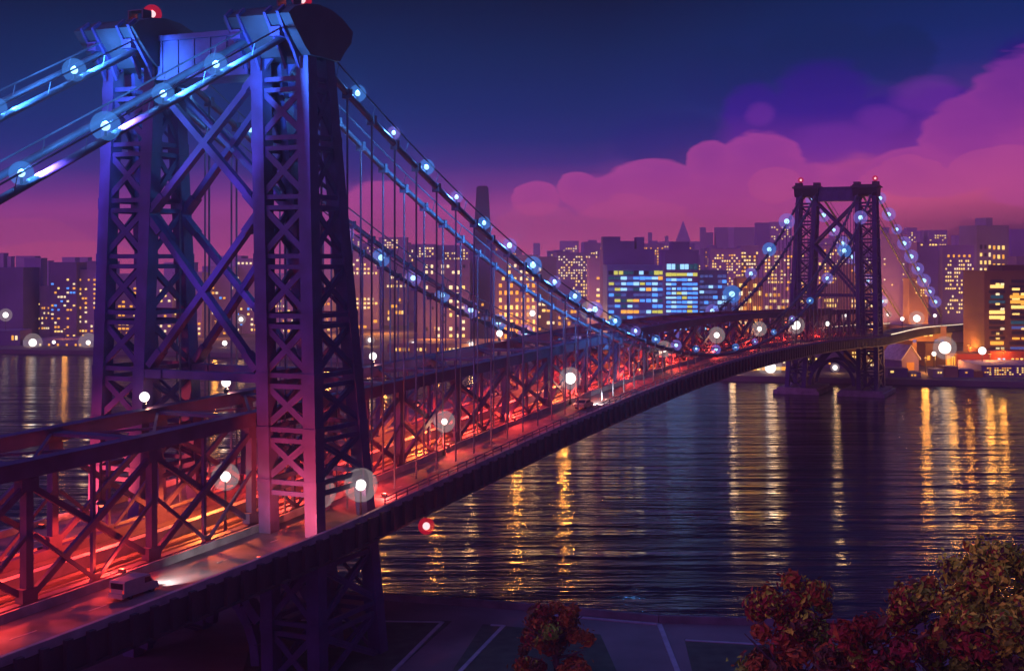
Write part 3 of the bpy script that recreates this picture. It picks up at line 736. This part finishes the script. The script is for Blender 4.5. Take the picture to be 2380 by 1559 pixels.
def ring(w, z): return [(-w, -w, z), (w, -w, z), (w, w, z), (-w, w, z)]
vs = ring(27*s, 0)+ring(21.5*s, hb)+ring(13.5*s, ht); k.add(vs, [(0, 1, 5, 4), (1, 2, 6, 5), (2, 3, 7, 6), (3, 0, 4, 7), (4, 5, 9, 8), (5, 6, 10, 9), (6, 7, 11, 10), (7, 4, 8, 11), (8, 9, 10, 11), (3, 2, 1, 0)])
k.build('wall', BM['black'], th); k = MB(); k.box(-11*s, 11*s, -11*s, 11*s, ht, ht+.8); k.build('roof', BM['black'], th)
tag(th, 'tall dark tapering obelisk tower rising alone above the skyline right of the near tower', 'tower')
# left bank
wl = 'yoco'
Bd('broad dark block at the left picture edge on the far bank', -60, 55, 625, 720, 'dark', [(2, 50, 760, 790, 5, 2, .3, 'co', .5, .4)])
Bd('tall plain purple block, second from the left edge on the bank', 57, 95, 603, 740, 'mid', [(75, 93, 690, 780, 3, 8, .2, 'yo', .5, .35)])
Bd('low purple link block between the two tall left bank blocks', 93, 117, 668, 735, 'mid', [(96, 115, 710, 780, 4, 6, .45, 'oyc', .6, .35)])
Bd('wide tall block with scattered orange windows on the left bank', 115, 178, 613, 730, 'dark', [(118, 176, 645, 785, 8, 14, .33, 'oycob', .7, .42)])
Bd('tall block right of the wide left bank block with two lit top windows', 180, 225, 630, 735, 'mid', [(183, 223, 645, 785, 6, 13, .3, 'ocyo', .7, .4)])
Bd('dark block half hidden by the near bridge tower left leg', 200, 262, 610, 760, 'mid', [(205, 260, 650, 790, 7, 12, .25, 'oy', .6, .4)])
Bd('small dark waterfront shed with one lit window at the left picture edge', -30, 46, 770, 692, 'dark', [(25, 42, 778, 792, 2, 1, 1, 'co', .6, .7)], cat='shed', name='shed')
Bd('long low dark quay shed under the left bank blocks', 50, 230, 792, 690, 'dark', [(55, 225, 796, 806, 16, 1, .5, 'co', .4, .5)], name='shed', cat='shed')
Bd('block with orange windows seen through the left tower leg lattice', 262, 330, 640, 760, 'mid', [(264, 328, 655, 800, 7, 14, .4, 'oyo', .7, .4)])
Bd('block seen between the lattice and rear column of the left tower leg', 330, 400, 655, 765, 'mid', [(332, 398, 670, 810, 7, 12, .3, 'oyc', .6, .4)])
Bd('plum block seen in the lower left of the near tower X brace', 400, 470, 636, 770, 'mid', [(403, 468, 655, 815, 7, 14, .28, 'oyc', .6, .4)])
Bd('plum block with amber windows in the centre of the near tower portal', 470, 545, 622, 790, 'mid', [(473, 543, 640, 815, 8, 15, .36, 'oycob', .6, .4)])
Bd('taller plum block with a lit top row right inside the near tower portal', 545, 610, 604, 800, 'mid', [(550, 606, 608, 616, 6, 1, 1, 'c', .5, .6), (548, 606, 640, 820, 7, 15, .36, 'oycob', .6, .4)])
Bd('long low amber lit terminal on the bank behind the near tower portal', 400, 640, 805, 690, 'ochre', [(405, 635, 808, 818, 26, 1, .8, 'yoy', .5, .6)], name='shed', cat='terminal')
Bd('plum block behind the right leg lattice of the near tower', 610, 700, 640, 800, 'mid', [(614, 696, 660, 820, 8, 14, .35, 'oyc', .6, .4)])
Bd('plum block between the right tower leg columns', 700, 770, 620, 820, 'mid', [(704, 768, 640, 820, 7, 15, .35, 'oycy', .6, .4)])
# middle
Bd('block with a ragged band of cream windows right beside the near tower', 770, 880, 590, 850, 'mid', [(800, 878, 600, 640, 9, 4, .5, 'yc', .5, .5), (800, 878, 690, 720, 9, 3, .7, 'cy', .6, .5), (780, 878, 740, 830, 8, 7, .4, 'oyo', .7, .45)])
Bd('amber washed block left of the twin dark window blocks', 880, 945, 554, 900, 'mid', [(882, 925, 556, 578, 8, 4, .75, 'yc', .6, .5), (882, 943, 640, 670, 8, 3, .7, 'cy', .6, .5), (884, 940, 690, 820, 7, 9, .35, 'oyoo', .8, .5)])
Bd('far block with a lit crown of yellow windows left of the obelisk tower', 945, 1010, 570, 980, 'mid', [(955, 1008, 574, 600, 9, 4, .6, 'yc', .6, .55)])
Bd('far block with a crown of small lit windows touching the obelisk tower', 1010, 1100, 572, 1000, 'mid', [(1035, 1095, 578, 606, 9, 4, .6, 'yc', .5, .5)])
Bd('dark apartment block with a grid of cream windows left of the obelisk tower', 967, 1092, 608, 700, 'dark', [(985, 1084, 612, 640, 8, 2, .8, 'ccd', .45, .55), (1040, 1084, 660, 788, 3, 8, .85, 'ccyd', .5, .5), (985, 1040, 660, 788, 4, 8, .25, 'cdd', .35, .5)], [(967, 1017, 597)])
Bd('plain dark slab at the foot of the obelisk tower', 1092, 1150, 571, 720, 'dark', [(1096, 1146, 700, 780, 5, 5, .15, 'vo', .5, .4)])
Bd('dark apartment block with amber window columns right of the obelisk tower', 1150, 1250, 596, 690, 'dark', [(1162, 1246, 610, 655, 6, 3, .6, 'cyc', .45, .5), (1156, 1246, 655, 790, 7, 8, .85, 'oooyy', .5, .55)], [(1150, 1192, 583)])
Bd('plain dark block between amber window block and glass offices', 1224, 1293, 600, 730, 'dark', [(1226, 1260, 618, 680, 3, 4, .6, 'c', .5, .5), (1226, 1290, 700, 800, 6, 7, .4, 'oyc', .7, .45)])
Bd('magenta block covered with small cream windows behind the plain dark block', 1293, 1368, 590, 860, 'mid', [(1296, 1366, 594, 650, 12, 9, .55, 'yc', .5, .5), (1330, 1366, 650, 690, 6, 5, .6, 'y', .5, .5), (1296, 1340, 690, 800, 6, 8, .4, 'oyo', .8, .5)], [(1358, 1384, 562)])
Bd('plum block just left of the glass offices', 1367, 1415, 603, 690, 'mid', [(1385, 1412, 640, 760, 3, 9, .5, 'ocyv', .8, .4)])
Bd('long low lit block under the rear cables', 900, 1200, 800, 640, 'brown', [(905, 1195, 806, 830, 30, 2, .6, 'oycy', .55, .6)], name='shed', cat='terminal')
Bd('long low amber block behind the truss at mid span', 1200, 1500, 805, 610, 'brown', [(1205, 1495, 812, 850, 30, 2, .6, 'coyo', .6, .6)], name='shed', cat='terminal')
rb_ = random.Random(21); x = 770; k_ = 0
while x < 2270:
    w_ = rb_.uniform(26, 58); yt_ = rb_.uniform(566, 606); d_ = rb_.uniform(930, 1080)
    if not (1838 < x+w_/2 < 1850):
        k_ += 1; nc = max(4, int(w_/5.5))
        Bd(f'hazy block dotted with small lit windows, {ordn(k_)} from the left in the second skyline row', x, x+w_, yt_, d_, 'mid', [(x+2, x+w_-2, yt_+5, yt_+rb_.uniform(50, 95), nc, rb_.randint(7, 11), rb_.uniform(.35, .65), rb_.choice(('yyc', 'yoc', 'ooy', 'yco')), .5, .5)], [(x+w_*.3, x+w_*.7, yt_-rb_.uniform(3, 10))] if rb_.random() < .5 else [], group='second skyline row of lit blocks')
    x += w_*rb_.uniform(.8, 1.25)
# glass offices
Bd('dark stepped office top behind the glass block, tallest dark mass', 1401, 1520, 583, 640, 'dark', [], [(1401, 1442, 550), (1442, 1475, 560), (1480, 1498, 551)], depth=22, yaw=0)
Bd('wide blue lit glass office block behind the truss', 1411, 1545, 620, 610, 'blue', [(1413, 1543, 628, 640, 11, 1, 1, 'tglgtd', .92, .75), (1413, 1543, 640, 770, 9, 10, .93, 'lbbtltgovvb', .92, .55)], yaw=0, depth=28)
Bd('narrow bright blue glass office tower with a teal lit crown', 1545, 1623, 585, 600, 'dark', [(1549, 1621, 613, 627, 7, 1, 1, 'ttlll', .9, 1), (1547, 1621, 634, 642, 6, 1, 1, 'gglt', .95, .95), (1547, 1621, 645, 770, 6, 12, .95, 'bbbllbg', .92, .58)], [(1565, 1603, 562)], yaw=0, depth=26)
Bd('pale blue glass office wing stepping down to the right', 1623, 1690, 632, 615, 'blue', [(1625, 1688, 636, 770, 6, 11, .9, 'vvvlvb', .92, .6)], yaw=0, depth=24)
Bd('low blue glass annexe right of the glass offices', 1690, 1716, 672, 620, 'blue', [(1692, 1714, 676, 760, 3, 7, .8, 'vbv', .9, .6)], yaw=0, depth=20)
Bd('magenta block densely dotted with yellow windows right of the glass offices', 1650, 1722, 582, 820, 'mid', [(1654, 1720, 590, 690, 12, 15, .55, 'yyoc', .6, .5)])
Bd('plum block with gold window bands left of the far tower', 1720, 1775, 574, 840, 'mid', [(1722, 1773, 584, 660, 9, 9, .55, 'yoyc', .7, .5)])
Bd('amber lit apartment block with large cream windows below the far tower cables', 1712, 1772, 650, 640, 'brown', [(1716, 1770, 655, 760, 5, 6, .7, 'ccyo', .7, .55)])
Bd('plum block with cream windows directly left of the far bridge tower', 1772, 1845, 586, 700, 'mid', [(1776, 1842, 592, 660, 9, 8, .55, 'ycyo', .6, .5), (1776, 1842, 664, 750, 7, 6, .5, 'cyo', .7, .5)])
Bd('plum block with many small windows behind the far tower left leg', 1845, 1910, 600, 780, 'mid', [(1848, 1908, 608, 750, 9, 13, .4, 'yo', .6, .5)])
Bd('block crowned with lit windows seen through the far tower portal', 1910, 1972, 575, 790, 'mid', [(1914, 1968, 578, 660, 9, 10, .6, 'ycyo', .55, .5), (1914, 1968, 692, 716, 9, 2, .7, 'y', .5, .6)])
Bd('brown lit block in the right half of the far tower portal', 1972, 2047, 618, 760, 'brown', [(1976, 2044, 624, 690, 8, 7, .4, 'oyo', .6, .5), (1976, 2044, 694, 716, 9, 2, .6, 'yc', .5, .6)])
Bd('broad plum block glowing amber at its foot right of the far tower', 2047, 2107, 547, 680, 'mid', [(2051, 2103, 560, 680, 6, 10, .1, 'yc', .35, .25), (2051, 2064, 694, 706, 1, 1, 1, 'c', .9, .9)])
Bd('tall narrow plum block with a few gold windows right of the broad plum block', 2107, 2132, 575, 720, 'mid', [(2108, 2131, 580, 700, 4, 11, .35, 'yo', .7, .5)])
Bd('plain plum block with gold dots along its roof edge', 2130, 2180, 566, 700, 'mid', [(2131, 2178, 567, 571, 7, 1, .7, 'y', .6, .8)])
Bd('amber lit lower block in front of the plain plum block', 2112, 2156, 650, 660, 'brown', [(2126, 2154, 652, 690, 5, 6, .4, 'y', .5, .5)])
Bd('purple block speckled with rows of tiny cream windows', 2190, 2262, 573, 720, 'mid', [(2198, 2258, 590, 600, 5, 1, .9, 'o', .4, .6), (2196, 2262, 602, 730, 13, 14, .42, 'ycyy', .55, .45)])
Bd('amber lit low block left of the tall grey tower', 2217, 2268, 690, 800, 'brown', [(2222, 2266, 700, 716, 6, 2, .6, 'cy', .5, .5)])
Bd('tall grey tower with a rooftop box and gold window columns at the right', 2267, 2346, 527, 830, 'grey', [(2272, 2304, 565, 745, 3, 10, .85, 'ydcoy', .45, .5), (2304, 2338, 565, 650, 3, 4, 1, 'oyo', .5, .5)], [(2294, 2310, 506)], yaw=8)
Bd('dark slatted office block with amber slabs at the right picture edge', 2287, 2420, 634, 560, 'slat', [(2298, 2334, 648, 815, 1, 14, .95, 'tdvdydodyd', .96, .62), (2345, 2390, 648, 815, 1, 14, .95, 'dtdvoyddy', .96, .62), (2312, 2334, 655, 815, 2, 14, .3, 'yyc', .8, .45), (2350, 2390, 655, 815, 2, 14, .3, 'yyo', .8, .45)], [(2332, 2400, 616)], yaw=0)
# waterfront right
Bd('cream lit waterfront terminal with a yellow band under the bridge deck', 1690, 1840, 812, 536, 'pale', [(1700, 1836, 850, 862, 12, 1, .95, 'yo', .95, .7), (1720, 1836, 818, 846, 12, 3, .5, 'cy', .5, .5)], name='terminal', cat='terminal', yaw=0)
Bd('dark low blocks with dotted lights behind the far tower arch', 1840, 1960, 800, 550, 'dark', [(1845, 1955, 808, 860, 14, 5, .45, 'yoyv', .5, .45)], yaw=0, name='terminal', cat='building')
Bd('low ochre building with dotted lights behind the far tower right foot', 1962, 2070, 790, 560, 'ochre', [(1966, 2064, 815, 862, 16, 5, .5, 'yc', .5, .45)], yaw=0)
Bd('ochre building right of the far tower foot', 2060, 2120, 795, 575, 'ochre', [(2064, 2116, 800, 850, 6, 3, .35, 'yo', .6, .5)])
Bd('purple fronted block under the far approach road', 2100, 2200, 762, 600, 'brown', [(2104, 2196, 770, 815, 7, 3, .35, 'ovy', .7, .5)])
Bd('ochre warehouse behind the gabled boathouse', 2150, 2205, 800, 560, 'ochre', [(2152, 2202, 806, 840, 5, 2, .4, 'oy', .8, .6)])
Bd('low orange quay building left of the long red shed', 2196, 2222, 822, 545, 'ochre', [(2198, 2220, 826, 850, 2, 1, .9, 'o', .8, .9)])
Bd('long dark red waterfront shed below the slatted offices', 2222, 2300, 824, 545, 'red', [(2232, 2296, 842, 852, 4, 1, .5, 'c', .5, .8)], name='shed', cat='shed')
Bd('red waterfront shed with small lit windows at the right picture edge', 2300, 2430, 818, 548, 'red', [(2305, 2400, 830, 846, 9, 2, .5, 'oyl', .6, .4)], name='shed', cat='shed')
Bd('dark quay building with rows of yellow windows at the lower right waterline', 2280, 2430, 850, 510, 'dark', [(2286, 2390, 853, 872, 18, 4, .55, 'yoy', .6, .45)], name='shed', cat='shed', yaw=0)
for j, (x0, x1, yt, m, lab) in enumerate(((2062, 2110, 866, 'dark', 'dark quay hut at the foot of the far tower'), (2112, 2140, 874, 'grey', 'small grey quay hut left of the gabled boathouse ramp'), (2168, 2192, 868, 'pale', 'pale quay hut right of the gabled boathouse'), (2194, 2226, 862, 'brown', 'salmon quay hut before the orange building'), (2228, 2262, 868, 'dark', 'dark quay hut before the red shed'), (2236, 2262, 853, 'pale', 'white quay container beside the red shed'), (2262, 2284, 872, 'ochre', 'ochre quay hut left of the yellow windowed quay building'))):
    Bd(lab, x0, x1, yt-9, 508 if j != 5 else 540, m, [(x0+3, x1-3, yt-5, yt, 3, 1, .5, 'yo', .5, .7)], name='quay_hut', cat='hut', depth=7, group='small huts along the quay')
# boathouse with gable
th = thing('boathouse', ((2115-CX)*534/F, 534, 2), R(28)); k = MB(); w = 9; L = 11
k.prism([(-w/2, 0, 0), (w/2, 0, 0), (w/2, 0, 5), (0, 0, 10), (-w/2, 0, 5)], (0, L, 0)); k.build('wall', BM['dark'], th)
k = MB()
k.prism([(-w/2-.7, -.6, 4.4), (0, -.6, 10.1), (0, -.6, 10.6), (-w/2-.7, -.6, 4.9)][::-1], (0, L+1.2, 0)); k.prism([(w/2+.7, -.6, 4.4), (0, -.6, 10.1), (0, -.6, 10.6), (w/2+.7, -.6, 4.9)], (0, L+1.2, 0)); k.build('roof', mat('pale_roof', (.6, .55, .52), .7), th)
k = MB(); k.box(-2, 2, -.1, .05, 0, 3.6); k.build('door', BM['ochre'], th)
tag(th, 'dark gabled boathouse with a pale pitched roof on the right shore', 'boathouse')
# shore street lamps
def shore_lamp(x, y, d, label, rb=1.2, rg=2.6, watts=3000, c=(1, .5, .16)):
    p = P(x, y, d); h = max(2.0, p.z-2); th = thing('street_lamp', (p.x, d, 2))
    k = MB(); k.tube([(0, 0, -.3), (0, 0, h*.5), (0, 0, h)], [.22, .16, .12], 6); k.build('pole', STEELD, th)
    lampballs(th, h, rb, rg, WHITEB, WHITEG); tag(th, label, 'street lamp', 'white street lamps on the far shore')
    if watts: light('lamp_light', (0, -2*rb-.2, h), c, watts*(.24 if d < 640 else .4), th, rb*.95)
for (x, y, d, l, rb, rg, wt) in (
    (13, 732, 700, 'tall white street lamp at the left picture edge', 1.5, 3.4, 500), (76, 800, 684, 'biggest white lamp on the left waterfront', 2.0, 4.8, 900), (125, 795, 684, 'small white lamp right of the biggest left waterfront lamp', .9, 0, 300),
    (205, 797, 684, 'white lamp close to the near tower left leg', 1.2, 5.0, 900), (522, 800, 680, 'white ball lamp on the quay inside the near tower portal', 1.3, 0, 800), (560, 742, 700, 'white lamp high on the bank right inside the near tower portal', 1.2, 2.6, 3000),
    (860, 790, 690, 'white lamp right of the near tower above the far truss', 1.2, 2.4, 4000), (1237, 728, 640, 'white lamp in front of the amber window block', 1.4, 3.0, 6000), (1370, 722, 630, 'white lamp left of the glass offices', 1.2, 4.6, 5000), (1355, 775, 615, 'white lamp low beneath the plum block', 1.4, 3.6, 6000),
    (1095, 800, 640, 'white lamp low beneath the obelisk tower', 1.2, 2.4, 7000), (960, 800, 650, 'white lamp low beneath the cream window grid block', 1.2, 2.4, 7000),
    (1790, 858, 528, 'large white lamp on the quay under the bridge deck left of the far tower', 2.2, 4.6, 4000), (1940, 862, 528, 'small white lamp on the quay inside the far tower arch', 1.0, 1.8, 2500), (2195, 808, 530, 'large white lamp above the red shed', 2.4, 4.6, 7000),
    (2265, 687, 600, 'tall white lamp left of the slatted offices', 1.9, 3.6, 5000), (2258, 733, 590, 'white lamp above the approach road end', 1.5, 3.6, 5000), (2282, 815, 528, 'small white lamp between red shed and slatted offices', 1.5, 0, 3000), (2130, 740, 600, 'white lamp just above the approach road', 1.6, 3.4, 5000),
    (2170, 822, 535, 'small white lamp over the pale hut', .9, 0, 2500), (1700, 880, 522, 'white lamp on the quay edge at the left end of the terminal', 1.2, 0, 2500)):
    shore_lamp(x, y, d, l, rb, rg, wt)
# amber yard lamps that wash the feet of the buildings
i = 0
for (x, d, z, wt) in ((890, 800, 14, 26000), (1010, 680, 10, 9000), (1200, 670, 10, 14000), (1310, 680, 12, 15000), (1400, 660, 10, 8000), (1740, 625, 10, 12000), (1900, 700, 12, 22000), (2010, 660, 12, 20000), (2080, 650, 12, 24000), (2130, 640, 10, 15000), (2230, 770, 12, 24000), (2330, 545, 8, 3500), (2180, 580, 9, 8000), (2090, 592, 9, 8000), (2250, 572, 8, 5000), (2085, 538, 6, 3600), (2150, 527, 6, 3200), (2215, 534, 6, 3600), (2300, 534, 7, 3600), (500, 750, 10, 5000), (150, 705, 8, 1500), (760, 780, 10, 12000)):
    i += 1; th = thing('yard_lamp', ((x-CX)*d/F, d, 2)); k = MB(); k.tube([(0, 0, -.3), (0, 0, z)], .16, 6); k.box(-.6, .6, -.5, .5, z, z+.3); k.build('pole', STEELD, th)
    k = MB(); k.box(-.5, .5, -.4, .4, z-.12, z-.02); k.build('lamp_head', emit('amber_lens', (1, .5, .1), 3), th)
    light('lamp_light', (0, 0, z-.6), (1, .36, .05), wt*1.9, th, 1.2)
    tag(th, f'amber yard lamp among the far shore buildings, {ordn(i)} of its kind along the shore', 'lamp', 'amber yard lamps among the far buildings')

# ------------------------------------------------------------------ autumn trees
LM = [mat('leaf_red', (.26, .035, .012), .7, 0, .4, 2), mat('leaf_rust', (.34, .115, .010), .7, 0, .4, 2), mat('leaf_brown', (.10, .06, .02), .7, 0, .4, 2), mat('leaf_olive', (.22, .38, .02), .7, 0, .4, 2), mat('leaf_yellow', (.62, .80, .04), .7, 0, .3, 2), mat('leaf_crimson', (.24, .02, .018), .7, 0, .4, 2)]
bark = mat('bark', (.06, .045, .04), .9, 0, .4, 3)
def tree(label, x, ytop, d, rx, hcrown, n, wts, seed, name='autumn_tree', clumps=26, lit_tips=0):
    rg = random.Random(seed); top = P(x, ytop, d); h = top.z-2; th = thing(name, (top.x, d, 2))
    k = MB(); k.tube([(0, 0, -.3), (.1, 0, h*.25), (-.1, .1, h*.5), (0, 0, h*.75)], [.5, .38, .28, .1], 8)
    for i in range(9):
        a = rg.uniform(0, 6.28); z0 = h*rg.uniform(.3, .65); r = rx*rg.uniform(.5, .85)
        k.tube([(0, 0, z0), (math.cos(a)*r*.5, math.sin(a)*r*.5, z0+h*.07), (math.cos(a)*r, math.sin(a)*r, z0+h*.18)], [.2, .13, .04], 5)
    k.build('trunk', bark, th, True)
    cl = []
    for i in range(clumps):
        a = rg.uniform(0, 6.28); q = rg.random()**.5; zz = rg.uniform(0, 1)
        rr = rx*q*math.sqrt(max(.05, 1-(zz*1.02-.15)**2))*.85
        cl.append((math.cos(a)*rr, math.sin(a)*rr, h-hcrown+zz*hcrown*.93, rg.uniform(.10, .26)*rx, rg.choices(range(6), wts)[0], zz))
    cl.append((0, 0, h-.12*rx, .16*rx, rg.choices(range(6), wts)[0], 1))
    c = MB()
    for i in range(n):
        px, py, pz, r, ci, zz = cl[rg.randrange(len(cl))]
        v = Vector((rg.gauss(0, 1), rg.gauss(0, 1), rg.gauss(0, 1))).normalized()*r*rg.uniform(.3, 1.1)*(1.5 if rg.random() < .1 else 1)
        ctr = Vector((px, py, pz))+Vector((v.x, v.y, v.z*.8)); sz = rg.uniform(.13, .34)*(1.8 if rg.random() < .06 else 1)
        nn = (v.normalized()+Vector((rg.uniform(-.7, .7), rg.uniform(-.7, .7), rg.uniform(-.7, .7)))).normalized()
        e1 = nn.cross(Vector((rg.uniform(-1, 1), rg.uniform(-1, 1), rg.uniform(-1, 1)))).normalized(); e2 = nn.cross(e1)
        if lit_tips and zz > .72 and rg.random() < lit_tips: ci = rg.choice((3, 4, 4))  # top leaves go yellow-olive, painting in the lamplit crown edge
        c.m = ci if rg.random() < .75 else rg.choices(range(6), wts)[0]
        L = sz*rg.uniform(.8, 1.6); bend = nn*sz*.3
        c.add([ctr-e1*L, ctr+e2*sz*.6+bend, ctr+e1*L, ctr-e2*sz*.6+bend], [(0, 1, 2, 3)])
    c.build('crown', LM, th); tag(th, label, 'tree'); return th
tree('round red and rust autumn tree right of centre at the lower edge', 1840, 1330, 112, 5.6, 15, 15000, (4, 6, 5, 1.5, .5, 1.5), 3, clumps=70, lit_tips=.25)
tree('tall lamplit topped autumn tree filling the lower right corner', 2330, 1262, 104, 7.4, 17, 19000, (1, 3, 5, 5, 2.5, .4), 5, clumps=95, lit_tips=.75)
tree('brown and crimson autumn tree between the two larger lower right trees', 2160, 1345, 108, 5.4, 14, 14000, (2, 4, 6, 2, .7, 1), 8, clumps=66, lit_tips=.4)
tree('low dark brown tree in front of the larger lower right trees', 2010, 1440, 100, 5.0, 10, 11000, (2, 3, 6, 2, .2, 1), 9, clumps=56)
tree('small orange brown tree standing alone on the plaza', 1290, 1398, 142, 4.8, 9.5, 10000, (3, 5, 5, .8, .3, 1), 12, clumps=56)

# ------------------------------------------------------------------ haze over the river and the far city
HAZE = True
if HAZE:
    m = bpy.data.materials.new('evening_haze'); m.use_nodes = True; nt = m.node_tree; nt.nodes.remove(nt.nodes['Principled BSDF'])
    v = nt.nodes.new('ShaderNodeVolumePrincipled'); v.inputs['Color'].default_value = (.95, .85, .92, 1); v.inputs['Density'].default_value = .0004; v.inputs['Anisotropy'].default_value = .55
    nt.links.new(v.outputs[0], nt.nodes['Material Output'].inputs['Volume'])
    b = MB(); b.box(-3100, 3100, -330, 1800, -6, 94); o = b.build('haze', m); struct(o, 'stuff')
